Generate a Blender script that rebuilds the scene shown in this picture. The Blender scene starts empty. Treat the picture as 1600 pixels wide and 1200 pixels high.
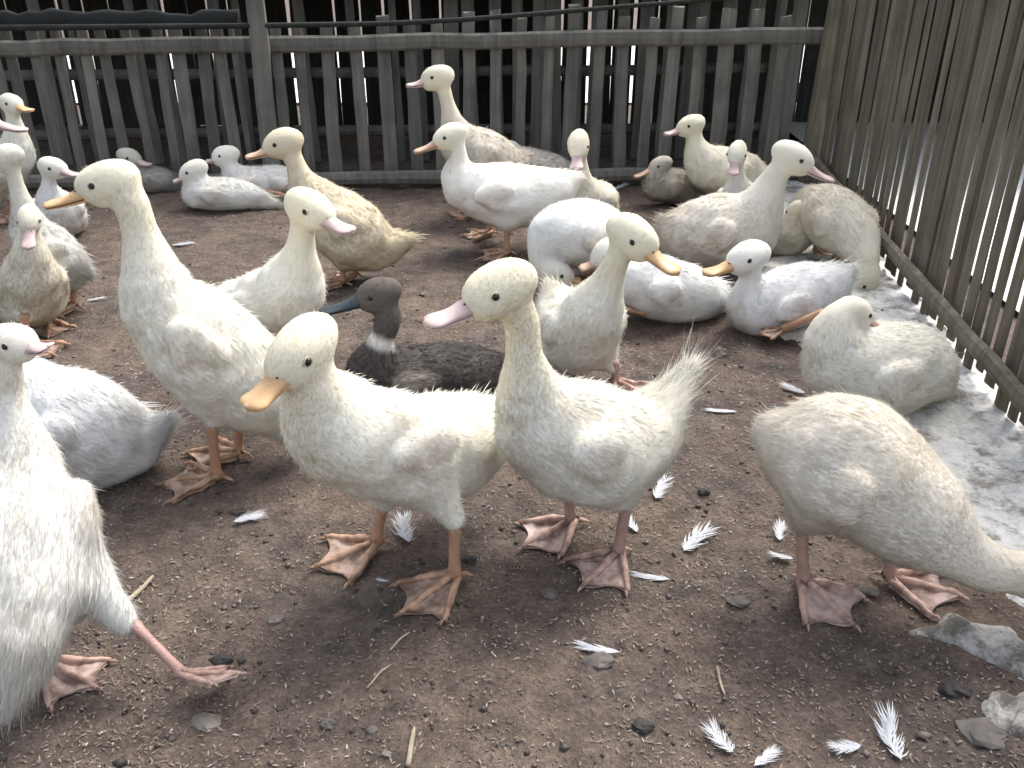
import bpy, math, random
import numpy as np
from mathutils import Vector, Matrix

random.seed(7); RNG = np.random.default_rng(7)
SC = bpy.context.scene
COL = SC.collection

# ------------------------------------------------------------------ camera
CAM_H, FPX, PITCH = 0.72, 1400.0, math.radians(27)
cd = bpy.data.cameras.new("camera"); cam = bpy.data.objects.new("camera", cd); COL.objects.link(cam)
cd.sensor_width = 36; cd.lens = 36 * FPX / 1600; cd.clip_start = 0.02; cd.clip_end = 400
cam.location = (0, 0, CAM_H); cam.rotation_euler = (math.pi / 2 - PITCH, 0, 0)
SC.camera = cam
# ------------------------------------------------------------------ sky and sun
SUN_EL, SUN_AZ = math.radians(56), math.radians(38)      # azimuth measured from +Y towards +X
w = bpy.data.worlds.new("World"); SC.world = w; w.use_nodes = True
nt = w.node_tree; bg = nt.nodes["Background"]
sky = nt.nodes.new("ShaderNodeTexSky"); sky.sky_type = 'NISHITA'; sky.sun_disc = False
sky.sun_elevation = SUN_EL; sky.sun_rotation = SUN_AZ
sky.air_density = 1.0; sky.dust_density = 4.0; sky.ozone_density = 1.0
hs = nt.nodes.new("ShaderNodeHueSaturation"); hs.inputs["Saturation"].default_value = .5    # hazy, nearly white sky
nt.links.new(sky.outputs[0], hs.inputs["Color"]); nt.links.new(hs.outputs[0], bg.inputs[0]); bg.inputs[1].default_value = 0.15
sd = bpy.data.lights.new("sun", 'SUN'); sun = bpy.data.objects.new("sun", sd); COL.objects.link(sun)
sd.energy = 1.2; sd.angle = math.radians(28); sd.color = (1, 0.975, 0.93)
sdir = Vector((math.sin(SUN_AZ) * math.cos(SUN_EL), math.cos(SUN_AZ) * math.cos(SUN_EL), math.sin(SUN_EL)))
sun.rotation_euler = sdir.to_track_quat('Z', 'Y').to_euler(); sun.location = (2, 2, 4)
SC.view_settings.view_transform = 'Standard'; SC.view_settings.look = 'None'
SC.view_settings.gamma = 1; SC.view_settings.exposure = 1.3; SC.view_settings.use_curve_mapping = False
SC.render.engine = 'CYCLES'; SC.cycles.use_denoising = True; SC.cycles.max_bounces = 8; SC.cycles.diffuse_bounces = 4

# ------------------------------------------------------------------ helpers: space
F_ = np.array([0, math.cos(PITCH), -math.sin(PITCH)]); U_ = np.array([0, math.sin(PITCH), math.cos(PITCH)])
def ray(px, py): return F_ + np.array([(px - 800) / FPX, 0, 0]) + (600 - py) / FPX * U_
def gnd(px, py, z=0.0):
    r = ray(px, py); t = (z - CAM_H) / r[2]; return np.array([0, 0, CAM_H]) + r * t
def at(px, py, Y):
    r = ray(px, py); return np.array([0, 0, CAM_H]) + r * (Y / r[1])
def depth(p): return float(np.dot(np.asarray(p) - np.array([0, 0, CAM_H]), F_))
def norm(v):
    v = np.asarray(v, float); return v / (np.linalg.norm(v) + 1e-12)

# ------------------------------------------------------------------ helpers: noise
def vnoise(x, y, seed=0):
    xi = np.floor(x).astype(np.int64); yi = np.floor(y).astype(np.int64); fx = x - xi; fy = y - yi
    def h(a, b):
        n = (a * 374761393 + b * 668265263 + seed * 974634777) & 0x7fffffff
        n = ((n ^ (n >> 13)) * 1274126177) & 0x7fffffff
        return ((n ^ (n >> 16)) & 0xffff) / 65535.0
    u = fx * fx * (3 - 2 * fx); v = fy * fy * (3 - 2 * fy)
    return (h(xi, yi) * (1 - u) + h(xi + 1, yi) * u) * (1 - v) + (h(xi, yi + 1) * (1 - u) + h(xi + 1, yi + 1) * u) * v
def ground_z(x, y):
    x = np.asarray(x, float); y = np.asarray(y, float)
    z = 0.014 * (vnoise(x * 4, y * 4, 1) - .5) + 0.007 * (vnoise(x * 13, y * 13, 2) - .5)
    z = z + 0.0065 * (vnoise(x * 38, y * 38, 3) - .5) + 0.0042 * (vnoise(x * 90, y * 90, 4) - .5)
    return z

# ------------------------------------------------------------------ helpers: materials
def mat(name):
    m = bpy.data.materials.new(name); m.use_nodes = True
    return m, m.node_tree, m.node_tree.nodes["Principled BSDF"]
def N(t, ty, **kw):
    n = t.nodes.new(ty)
    for k, v in kw.items(): setattr(n, k, v)
    return n
def ramp(t, fac, stops):
    r = N(t, "ShaderNodeValToRGB"); e = r.color_ramp.elements
    while len(e) < len(stops): e.new(0.5)
    for i, (p, c) in enumerate(stops): e[i].position = p; e[i].color = (*c, 1)
    t.links.new(fac, r.inputs[0]); return r.outputs[0]
def noise(t, scale, detail=4, vec=None, rough=.55):
    n = N(t, "ShaderNodeTexNoise"); n.inputs["Scale"].default_value = scale; n.inputs["Detail"].default_value = detail
    n.inputs["Roughness"].default_value = rough
    if vec is not None: t.links.new(vec, n.inputs["Vector"])
    return n.outputs["Fac"]
def mix(t, fac, a, b, mode='MIX'):
    n = N(t, "ShaderNodeMix", data_type='RGBA', blend_type=mode)
    for s, v in ((0, fac), (6, a), (7, b)):
        if hasattr(v, "is_linked"): t.links.new(v, n.inputs[s])
        elif s == 0: n.inputs[0].default_value = v
        else: n.inputs[s].default_value = (*v, 1)
    return n.outputs[2]
def bump(t, b, fac, strength=.3, dist=.005):
    n = N(t, "ShaderNodeBump"); n.inputs["Strength"].default_value = strength; n.inputs["Distance"].default_value = dist
    t.links.new(fac, n.inputs["Height"]); t.links.new(n.outputs[0], b.inputs["Normal"])
def coords(t, kind="Object", scale=(1, 1, 1)):
    c = N(t, "ShaderNodeTexCoord"); m = N(t, "ShaderNodeMapping"); m.inputs["Scale"].default_value = scale
    t.links.new(c.outputs[kind], m.inputs[0]); return m.outputs[0]
def math_n(t, op, a, b=None):
    n = N(t, "ShaderNodeMath", operation=op)
    for i, v in enumerate((a, b)):
        if v is None: continue
        if hasattr(v, "is_linked"): t.links.new(v, n.inputs[i])
        else: n.inputs[i].default_value = v
    return n.outputs[0]

def make_plumage(name, hair):
    m, t, b = mat(name)
    a = N(t, "ShaderNodeVertexColor", layer_name="col").outputs[0]
    oc = coords(t)
    n1 = noise(t, 11, 5, oc)
    dirt = ramp(t, n1, [(.52, (0, 0, 0)), (.75, (1, 1, 1))])
    c = mix(t, math_n(t, 'MULTIPLY', dirt, .45), a, (.66, .58, .44), 'MULTIPLY')
    n2 = noise(t, 60, 3, oc)
    c = mix(t, math_n(t, 'MULTIPLY', ramp(t, n2, [(.66, (0, 0, 0)), (.74, (1, 1, 1))]), .10), c, (.4, .35, .28), 'MULTIPLY')
    t.links.new(c, b.inputs["Base Color"]); b.inputs["Roughness"].default_value = .9
    b.inputs["Specular IOR Level"].default_value = .15
    if hair:
        out = t.nodes["Material Output"]; tr = N(t, "ShaderNodeBsdfTranslucent"); t.links.new(c, tr.inputs[0])
        mx = N(t, "ShaderNodeMixShader"); mx.inputs[0].default_value = .5
        t.links.new(b.outputs[0], mx.inputs[1]); t.links.new(tr.outputs[0], mx.inputs[2]); t.links.new(mx.outputs[0], out.inputs[0])
    else:
        bump(t, b, noise(t, 130, 3, oc), .15, .003)
    return m
M_PLUME = make_plumage("plumage", False); M_DOWN = make_plumage("down", True)

def make_skin(name, c1, c2, rough=.45, scale=55, bs=.25):
    m, t, b = mat(name); oc = coords(t)
    n = noise(t, scale, 4, oc)
    t.links.new(ramp(t, n, [(.35, c1), (.68, c2)]), b.inputs["Base Color"]); b.inputs["Roughness"].default_value = rough
    b.inputs["Specular IOR Level"].default_value = .35
    v = N(t, "ShaderNodeTexVoronoi"); v.inputs["Scale"].default_value = 320; t.links.new(oc, v.inputs["Vector"])
    bump(t, b, v.outputs["Distance"], bs, .002)
    return m
M_WEB, _t, _b = mat("foot_web")
_c = mix(_t, 1.0, N(_t, "ShaderNodeVertexColor", layer_name="col").outputs[0], ramp(_t, noise(_t, 60, 4, coords(_t)), [(.36, (.42, .37, .33)), (.6, (1.02, 1.0, .98))]), 'MULTIPLY')
_t.links.new(_c, _b.inputs["Base Color"]); _b.inputs["Roughness"].default_value = .5
_v = N(_t, "ShaderNodeTexVoronoi"); _v.inputs["Scale"].default_value = 380; bump(_t, _b, _v.outputs["Distance"], .3, .002)
M_FOOT = make_skin("orange_skin", (.50, .29, .18), (.38, .21, .13))
M_FOOTP = make_skin("pink_skin", (.46, .29, .24), (.34, .21, .175))
BILLS = {"orange": make_skin("orange_bill", (.66, .44, .22), (.54, .32, .17), .4, 40, .05),
         "peach": make_skin("peach_bill", (.64, .44, .30), (.50, .32, .24), .4, 40, .05),
         "pink": make_skin("pink_bill", (.60, .46, .43), (.47, .35, .335), .4, 40, .05),
         "slate": make_skin("slate_bill", (.045, .06, .07), (.03, .04, .05), .4, 40, .05)}
def flat0(name, c):
    m, t, b = mat(name); b.inputs["Base Color"].default_value = (*c, 1); b.inputs["Roughness"].default_value = .55
    return m
M_EYE, _t, _b = mat("eye"); _b.inputs["Base Color"].default_value = (.008, .006, .005, 1); _b.inputs["Roughness"].default_value = .08
M_LID = flat0("eye_rim", (.50, .44, .34)); M_NAIL = flat0("bill_nail", (.50, .34, .22))
M_NOST, _t, _b = mat("nostril"); _b.inputs["Base Color"].default_value = (.07, .035, .025, 1)

def make_wood(name, c1, c2, c3, zs=1.2):
    m, t, b = mat(name)
    oi = N(t, "ShaderNodeObjectInfo"); g = N(t, "ShaderNodeNewGeometry")
    mp = N(t, "ShaderNodeMapping"); mp.inputs["Scale"].default_value = (60, 60, zs * 3); t.links.new(g.outputs["Position"], mp.inputs[0])
    add = N(t, "ShaderNodeVectorMath", operation='ADD'); cx = N(t, "ShaderNodeCombineXYZ")
    rr = math_n(t, 'MULTIPLY', oi.outputs["Random"], 40); t.links.new(rr, cx.inputs[0]); t.links.new(rr, cx.inputs[1])
    t.links.new(mp.outputs[0], add.inputs[0]); t.links.new(cx.outputs[0], add.inputs[1])
    gr = noise(t, 1.0, 6, add.outputs[0], .65)
    c = ramp(t, gr, [(.28, c1), (.5, c2), (.75, c3)])
    big = noise(t, 9, 4, g.outputs["Position"])
    c = mix(t, math_n(t, 'MULTIPLY', ramp(t, big, [(.45, (0, 0, 0)), (.7, (1, 1, 1))]), .55), c, tuple(x * .45 for x in c2))
    c = mix(t, 1.0, c, ramp(t, oi.outputs["Random"], [(0, (.72, .72, .72)), (1, (1.15, 1.13, 1.1))]), 'MULTIPLY')
    t.links.new(c, b.inputs["Base Color"]); b.inputs["Roughness"].default_value = .85; b.inputs["Specular IOR Level"].default_value = .2
    bump(t, b, gr, .5, .003)
    return m
M_PICKET = make_wood("weathered_bamboo_picket", (.10, .095, .083), (.165, .157, .14), (.225, .215, .192))
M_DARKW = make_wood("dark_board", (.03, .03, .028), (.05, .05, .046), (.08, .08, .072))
M_SLAT = make_wood("brown_bamboo_slat", (.085, .073, .052), (.145, .128, .095), (.215, .195, .152))
M_POLE = make_wood("dark_pole", (.016, .017, .015), (.024, .026, .023), (.04, .042, .037))

def make_ground():
    m, t, b = mat("packed_dirt"); oc = coords(t)
    n1 = noise(t, 5.5, 7, oc, .66); n2 = noise(t, 26, 6, oc, .65); n3 = noise(t, 170, 4, oc, .7)
    c = ramp(t, n1, [(.38, (.060, .049, .041)), (.5, (.130, .096, .076)), (.62, (.185, .136, .107))])
    c2 = ramp(t, n2, [(.34, (.036, .030, .026)), (.5, (.118, .090, .072)), (.68, (.22, .172, .14))])
    c = mix(t, .5, c, c2)
    c = mix(t, .55, c, ramp(t, n3, [(.3, (.25, .24, .23)), (.5, (.85, .85, .85)), (.70, (1.7, 1.6, 1.5))]), 'MULTIPLY')
    t.links.new(c, b.inputs["Base Color"])
    t.links.new(ramp(t, n1, [(.4, (.62, .62, .62)), (.6, (.95, .95, .95))]), b.inputs["Roughness"])
    b.inputs["Specular IOR Level"].default_value = .3
    hb = math_n(t, 'ADD', math_n(t, 'MULTIPLY', n2, .8), math_n(t, 'MULTIPLY', n3, .4)); bump(t, b, hb, 1.0, .014)
    return m
M_GROUND = make_ground()
def make_concrete(name, c1, c2, dirty, amt):
    m, t, b = mat(name); oc = coords(t)
    n1 = noise(t, 48, 8, oc, .75); n2 = noise(t, 16, 7, oc, .72); n3 = noise(t, 120, 4, oc, .7)
    c = ramp(t, n1, [(.35, c1), (.6, c2)])
    c = mix(t, math_n(t, 'MULTIPLY', ramp(t, n2, [(.5, (0, 0, 0)), (.6, (1, 1, 1))]), amt), c, dirty)
    c = mix(t, math_n(t, 'MULTIPLY', ramp(t, n3, [(.58, (0, 0, 0)), (.7, (1, 1, 1))]), .5), c, dirty)
    t.links.new(c, b.inputs["Base Color"]); b.inputs["Roughness"].default_value = .9
    bump(t, b, math_n(t, 'ADD', n1, math_n(t, 'MULTIPLY', n3, .4)), .6, .006)
    return m
M_LIME = make_concrete("limewashed_concrete", (.50, .49, .455), (.74, .725, .68), (.17, .15, .125), .8)
M_GREYC = make_concrete("grey_concrete", (.26, .245, .225), (.46, .445, .41), (.08, .07, .055), .85)
M_GLARE = make_concrete("glare_white", (.72, .71, .68), (.82, .81, .78), (.6, .58, .54), .3)  # near-white tone stands in for overexposed sunlit ground
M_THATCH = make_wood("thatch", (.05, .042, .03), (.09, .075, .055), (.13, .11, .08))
def flat(name, c, rough=.8):
    m, t, b = mat(name); oc = coords(t)
    t.links.new(ramp(t, noise(t, 45, 4, oc), [(.35, tuple(x * .7 for x in c)), (.65, tuple(min(1, x * 1.2) for x in c))]), b.inputs["Base Color"])
    b.inputs["Roughness"].default_value = rough
    return m
M_STONE = flat("grey_stone", (.12, .105, .092)); M_STONEP = flat("pale_stone", (.20, .175, .15)); M_STONED = flat("dark_clod", (.035, .03, .028))
M_STRAW = flat("straw", (.36, .30, .21)); M_LEAFLET = flat("dead_leaf", (.15, .125, .10))
M_CLOTH = flat("dark_net", (.011, .013, .012)); M_HEDGE = flat("hedge_leaf", (.05, .085, .035))
M_FEATHER, _t, _b = mat("white_feather")
_tr = N(_t, "ShaderNodeBsdfTranslucent"); _tr.inputs[0].default_value = (.8, .82, .85, 1); _mx = N(_t, "ShaderNodeMixShader"); _mx.inputs[0].default_value = .3
_b.inputs["Base Color"].default_value = (.64, .65, .67, 1); _b.inputs["Roughness"].default_value = .6
_t.links.new(_b.outputs[0], _mx.inputs[1]); _t.links.new(_tr.outputs[0], _mx.inputs[2]); _t.links.new(_mx.outputs[0], _t.nodes["Material Output"].inputs[0])
M_LITTER, _t, _b = mat("husk_litter")
_t.links.new(N(_t, "ShaderNodeVertexColor", layer_name="col").outputs[0], _b.inputs["Base Color"]); _b.inputs["Roughness"].default_value = .7

# ------------------------------------------------------------------ helpers: meshes and objects
def mesh_obj(name, V, Fc, m, parent=None, smooth=False, cols=None, normals=None):
    me = bpy.data.meshes.new(name)
    V = np.asarray(V, np.float32)
    if isinstance(Fc, np.ndarray):
        nv, nf, k = len(V), len(Fc), Fc.shape[1]
        me.vertices.add(nv); me.vertices.foreach_set("co", V.ravel())
        me.loops.add(nf * k); me.loops.foreach_set("vertex_index", Fc.astype(np.int32).ravel())
        me.polygons.add(nf); me.polygons.foreach_set("loop_start", np.arange(0, nf * k, k, dtype=np.int32))
        me.update(calc_edges=True); me.validate()
    else:
        me.from_pydata(V.tolist(), [], Fc)
    if smooth: me.polygons.foreach_set("use_smooth", np.ones(len(me.polygons), bool))
    if cols is not None:
        a = me.color_attributes.new("col", 'FLOAT_COLOR', 'POINT')
        a.data.foreach_set("color", np.c_[np.asarray(cols), np.ones(len(V))].astype(np.float32).ravel())
    if normals is not None: me.normals_split_custom_set_from_vertices(np.asarray(normals).tolist())
    if m is not None: me.materials.append(m)
    o = bpy.data.objects.new(name, me); COL.objects.link(o)
    if parent is not None: o.parent = parent
    return o
def tag(o, label=None, cat=None, group=None, kind=None):
    for k, v in (("label", label), ("category", cat), ("group", group), ("kind", kind)):
        if v: o[k] = v
    return o
def empty(name, loc=(0, 0, 0), rz=0.0):
    o = bpy.data.objects.new(name, None); COL.objects.link(o); o.location = loc; o.rotation_euler = (0, 0, rz); o.empty_display_size = .05
    return o
def tube(pts, radii, n=8, flat_=None):
    """closed tapered tube along points; returns V, F"""
    pts = [np.asarray(p, float) for p in pts]; V = []; Fc = []
    for i, p in enumerate(pts):
        d = norm(pts[min(i + 1, len(pts) - 1)] - pts[max(i - 1, 0)])
        ref = np.array([0, 0, 1.]) if abs(d[2]) < .9 else np.array([1., 0, 0])
        s = norm(np.cross(d, ref)); u = np.cross(s, d)
        for k in range(n):
            a = 2 * math.pi * k / n
            V.append(p + radii[i] * (math.cos(a) * s + math.sin(a) * u * (flat_ or 1)))
    for i in range(len(pts) - 1):
        for k in range(n):
            Fc.append((i * n + k, i * n + (k + 1) % n, (i + 1) * n + (k + 1) % n, (i + 1) * n + k))
    Fc.append(tuple(range(n - 1, -1, -1))); Fc.append(tuple(range((len(pts) - 1) * n, len(pts) * n)))
    return V, Fc
def join(*parts):
    V = []; Fc = []
    for v, f in parts:
        o = len(V); V += list(v); Fc += [tuple(i + o for i in q) for q in f]
    return V, Fc

# ================================================================== setting: ground
def axis(lo, hi, step, far_lo, far_hi):
    a = list(np.arange(lo, hi + 1e-6, step)); s = step
    x = a[-1]
    while x < far_hi: s *= 1.45; x += s; a.append(x)
    x = a[0]; s = step
    while x > far_lo: s *= 1.45; x -= s; a.insert(0, x)
    return np.array(a)
gx = axis(-1.75, 1.05, .0105, -60, 60); gy = axis(.45, 2.95, .0105, -60, 60)
X, Y = np.meshgrid(gx, gy); Z = ground_z(X, Y)
inpen = (np.abs(X) < 2.2) & (Y > -.5) & (Y < 4.5); Z = np.where(inpen, Z, Z * .3)
nx, ny = len(gx), len(gy); ii = (np.arange(ny - 1)[:, None] * nx + np.arange(nx - 1)[None, :]).ravel()
ground = mesh_obj("ground", np.stack([X, Y, Z], -1).reshape(-1, 3), np.stack([ii, ii + 1, ii + nx + 1, ii + nx], 1), M_GROUND, smooth=True)
tag(ground, "brown packed dirt floor of the duck pen", kind="structure")

def fence_x(y): return .79 + .0914 * (y - 1.18)
def fence_y(x): return 2.79 + .045 * x
def sheet(name, pts_fn, nu, nv, m):
    V = [pts_fn(u / (nu - 1), v / (nv - 1)) for v in range(nv) for u in range(nu)]
    Fc = np.array([(v * nu + u, v * nu + u + 1, (v + 1) * nu + u + 1, (v + 1) * nu + u) for v in range(nv - 1) for u in range(nu - 1)])
    return mesh_obj(name, V, Fc, m, smooth=True)
# limewashed concrete strip at the foot of the slat fence: ragged inner edge sinking under the dirt
def strip_pt(u, v):
    y = .55 + v * 2.3; fx = fence_x(y)
    wid = .17 + .10 * float(vnoise(np.array(y * 5.), np.array(2.), 9)) + .06 * float(vnoise(np.array(y * 19.), np.array(5.), 9))
    if y < 1.05: wid *= .45 + .55 * max(0, (y - .75) / .3)
    if y > 1.55: wid += .13 * min(1, (y - 1.55) / .2) * max(0, 1 - max(0, y - 1.9) / .2)
    x = fx + .04 - u * (wid + .06)
    k = min(1, max(0, (1 - u) / .28)); k = k * k * (3 - 2 * k)
    z = float(ground_z(x, y)) * .5 - .010 + .022 * k + .006 * (float(vnoise(np.array(x * 45.), np.array(y * 45.), 8)) - .5)
    return (x, y, z)
edge = sheet("concrete_edge", strip_pt, 46, 300, M_LIME); tag(edge, "flaking limewashed concrete strip along the slat fence", kind="structure")
glare = sheet("glare_sheet", lambda u, v: (1.02 + u * 2.2 + .08 * v, .2 + v * 4.6, .012), 3, 3, M_GLARE); tag(glare, "pale sheet outside the slat fence, sunlight put into its colour", kind="structure")  # whiteness of this sheet replaces strong sun outside, seen through the gaps
glare2 = sheet("glare_sheet", lambda u, v: (-4 + u * 7, 4.2 + v * 2.2, .012), 3, 3, M_GLARE); tag(glare2, "pale sheet added beyond the plank backdrop to brighten its slits", kind="structure")  # laid only so the slits between planks show white

# ================================================================== fences
def picket(parent, x, y, z0, z1, wd, th, m, lean=(0, 0), name="picket", yaw=0.0, seg=6, wob=.0016):
    V = []; Fc = []
    for i in range(seg + 1):
        t = i / seg; z = z0 + (z1 - z0) * t
        ww = wd / 2 * (1 - .10 * t) + random.uniform(-1, 1) * wob * .6; ox = random.uniform(-1, 1) * wob
        for sx, sy in ((-1, -.5), (-.55, -.95), (.55, -.95), (1, -.5), (1, .6), (-1, .6)):
            lx = sx * ww + ox; ly = sy * th / 2
            V.append((lean[0] * t + lx * math.cos(yaw) - ly * math.sin(yaw), lean[1] * t + lx * math.sin(yaw) + ly * math.cos(yaw),
                      z - z0 + (random.uniform(-.004, .004) if i == seg else 0)))
    for i in range(seg):
        for k in range(6): Fc.append((i * 6 + k, i * 6 + (k + 1) % 6, (i + 1) * 6 + (k + 1) % 6, (i + 1) * 6 + k))
    Fc.append((5, 4, 3, 2, 1, 0)); Fc.append(tuple(range(seg * 6, seg * 6 + 6)))
    o = mesh_obj(name, V, Fc, m, parent); o.location = (x, y, z0)
    return o
def bar(name, a, b, wd, th, m, parent, seg=14, wob=.003, round_=False):
    a = np.array(a, float); b = np.array(b, float); pts = []; rr = []
    for i in range(seg + 1):
        t = i / seg; pts.append(a + (b - a) * t + np.array([0, random.uniform(-1, 1) * wob * .5, random.uniform(-1, 1) * wob])); rr.append(th / 2 * random.uniform(.95, 1.05))
    V, Fc = tube(pts, rr, 10 if round_ else 8, wd / th)
    return mesh_obj(name, V, Fc, m, parent, smooth=round_)
FRONT = [(-5, 20), (24, 19), (58, 19), (95, 17), (135, 17), (172, 19), (212, 16), (250, 16), (281, 23), (317, 20), (352, 19), (374, 9), (433, 18), (470, 17), (511, 22), (560, 19),
         (602, 23), (645, 21), (687, 21), (730, 20), (772, 18), (813, 16), (853, 17), (890, 22), (932, 18), (975, 20), (1012, 18), (1046, 21), (1088, 16), (1133, 26), (1178, 22), (1220, 20)]
bf = empty("picket_fence", (-.3, fence_y(-.3), 0)); tag(bf, "weathered grey bamboo picket fence with two horizontal rails across the pen", "fence")
def rel(o, e): o.location = Vector(o.location) - e.location; return o
for i, (px, wpx) in enumerate(FRONT):
    p = at(px, 130, 2.79); p = at(px, 130, fence_y(p[0])); s = depth(p) / FPX
    top = .50 + random.uniform(-.018, .022) - (.035 if px < 700 else 0) * random.uniform(.4, 1)
    rel(picket(bf, p[0], fence_y(p[0]) + .014, .012, top, wpx * s * .98, .012, M_PICKET, lean=(random.uniform(-.012, .012), random.uniform(-.004, .004))), bf)
xs0, xs1 = -2.1, .93
def brail(z0, z1, wd, th, y_off, name="rail"):
    o = bar(name, (xs0, fence_y(xs0) + y_off, z0), (xs1, fence_y(xs1) + y_off, z1), wd, th, M_PICKET, bf, 26, .0025); return rel(o, bf)
brail(.405, .437, .046, .022, -.008); brail(.028, .032, .044, .034, -.014)
p = at(398, 150, fence_y(-.7)); rel(picket(bf, p[0] + .035, fence_y(p[0]) - .045, -.02, .85, .052, .03, M_PICKET, name="post", lean=(.02, 0)), bf)
corner = bar("corner_post", (.925, 2.775, -.02), (.965, 2.80, .95), .075, .075, M_SLAT, None, 10, .004, True)
tag(corner, "thick dark bamboo post where the two fences meet", "post")

# second row of pickets just behind, darker for lying under the added roof
rf = empty("rear_picket_fence", (-.3, fence_y(-.3) + .13, 0)); tag(rf, "second row of pickets half hidden behind the picket fence", "fence")
x = -2.05
while x < .95:
    wd = random.uniform(.022, .042) if x < -.25 else random.uniform(.034, .055)
    if x > -.25 or random.random() < .62: rel(picket(rf, x, fence_y(x) + .30, .01, .58 + random.uniform(-.03, .03), wd, .010, M_PICKET, lean=(random.uniform(-.015, .015), 0)), rf)
    x += wd + random.uniform(.012, .05) * (1.35 if x < -.25 else .8)
for z in (.10, .29):
    rel(bar("rail", (-2.05, fence_y(-2.05) + .325, z), (.95, fence_y(.95) + .325, z + .01), .035, .025, M_PICKET, rf, 16), rf)
# added dark plank backdrop with narrow gaps, and an unseen roof to shade it
sw = empty("plank_backdrop", (-.6, 3.75, 0)); tag(sw, "dark plank backdrop added behind the picket fence to blacken its gaps", "wall")  # put in so the gaps between pickets turn dark
x = -3.2
while x < 2.0:
    wd = random.uniform(.07, .12)
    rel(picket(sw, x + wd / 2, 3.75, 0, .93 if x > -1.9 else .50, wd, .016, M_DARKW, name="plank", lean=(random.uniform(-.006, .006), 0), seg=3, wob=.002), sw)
    x += wd + (random.uniform(.000, .004) if random.random() < .62 else random.uniform(.006, .013))
roof = empty("shade_roof", (-.6, 3.4, 1.0)); tag(roof, "low dark thatched roof added out of view to shade behind the picket fence", "roof")  # unseen, added to keep sun and sky off the space behind
for i in range(7):
    x0 = -3.3 + i * .78
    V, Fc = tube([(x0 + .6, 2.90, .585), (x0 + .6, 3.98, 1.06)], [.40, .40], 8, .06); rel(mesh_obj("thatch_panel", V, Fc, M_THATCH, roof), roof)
for xx in (-3.25, 1.95):
    o = bar("shade_board", (xx, 3.05, .4), (xx, 3.8, .4), .8, .02, M_DARKW, roof, 2, 0); rel(o, roof)  # unseen side boards added to close off light from the ends

# dark pole and rolled net above the pickets
pp = [at(px, py, fence_y(at(px, py, 2.78)[0]) - .05) for px, py in ((-60, 44), (200, 42), (420, 40), (600, 37), (720, 31), (860, 20), (1000, 8), (1150, -4), (1280, -12))]
V, Fc = tube(pp, [.008, .008, .0075, .007, .007, .0065, .006, .006, .006], 8); tag(mesh_obj("bamboo_pole", V, Fc, M_POLE, smooth=True), "thin dark pole sagging over the tops of the pickets", "pole")
pn = [at(px, py, fence_y(at(px, py, 2.78)[0]) - .02) for px, py in [(x_, 30 + 3 * math.sin(x_ * .05) + random.uniform(-2, 2)) for x_ in range(-60, 390, 18)]]
V, Fc = tube(pn, [random.uniform(.005, .009) for _ in pn], 10, 3.2); tag(mesh_obj("shade_net", V, Fc, M_CLOTH, smooth=True), "dark strip of shade net bunched along the tops of the pickets", "net")

# slat fence along the concrete strip
sf = empty("slat_fence", (fence_x(1.8), 1.8, 0)); tag(sf, "tall brown bamboo slat fence with daylight in its gaps", "fence")
def slat(y, wd, off, z0, z1, lean):
    V = []; Fc = []; seg = 7; n = 6
    for i in range(seg + 1):
        t = i / seg; z = z0 + (z1 - z0) * t; k = 1 + random.uniform(-.06, .06)
        for q in range(n):
            a = math.pi * q / (n - 1)
            V.append((-math.sin(a) * wd * .10 * k + random.uniform(-.0008, .0008), math.cos(a) * wd / 2 * k + lean * t, z - z0))
    for i in range(seg):
        for q in range(n): Fc.append((i * n + q, i * n + (q + 1) % n, (i + 1) * n + (q + 1) % n, (i + 1) * n + q))
    Fc.append(tuple(range(n - 1, -1, -1))); Fc.append(tuple(range(seg * n, seg * n + n)))
    o = mesh_obj("slat", V, Fc, M_SLAT, sf); o.location = (fence_x(y) + off, y, z0); rel(o, sf)
y = .72
while y < 2.80:
    wd = random.uniform(.026, .042)
    slat(y, wd, .008, random.uniform(.008, .030), .80 + random.uniform(-.02, .02), random.uniform(-.010, .010))
    gap = random.uniform(.010, .016) if random.random() < .5 else random.uniform(.016, .025)
    if gap < .022 and random.random() < .2: slat(y + wd * .8, random.uniform(.024, .034), .030, random.uniform(.012, .03), .80, random.uniform(-.02, .02))
    y += wd + gap
rel(bar("rail", (fence_x(.7) - .016, .7, .078), (fence_x(2.78) - .016, 2.78, .088), .036, .022, M_SLAT, sf, 20, .002), sf)
rel(bar("rail", (fence_x(.7) - .010, .7, .66), (fence_x(2.78) - .010, 2.78, .66), .036, .022, M_SLAT, sf, 20, .002), sf)

# hedge outside, seen through the gaps
def leaf_mass(name, c, size, n, m):
    P = RNG.normal(size=(n, 3)); P /= np.linalg.norm(P, axis=1)[:, None]; P *= (RNG.random((n, 1)) ** .4); P = P * np.array(size) + np.array(c)
    P[:, 2] = np.abs(P[:, 2]); A = RNG.normal(size=(n, 3)) * .035; B = RNG.normal(size=(n, 3)) * .018
    V = np.stack([P - A, P + B, P + A, P - B], 1).reshape(-1, 3); Fc = np.arange(n * 4).reshape(-1, 4)
    return mesh_obj(name, V, Fc, m)
for k in range(4):
    h = leaf_mass("hedge", (3.5 + .1 * k, 2.1 + k * 1.3, .35), (.55, .8, .5), 2600, M_HEDGE)
    tag(h, "green hedge outside seen through the slat fence gaps", "hedge", "hedges outside the slat fence")

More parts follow.
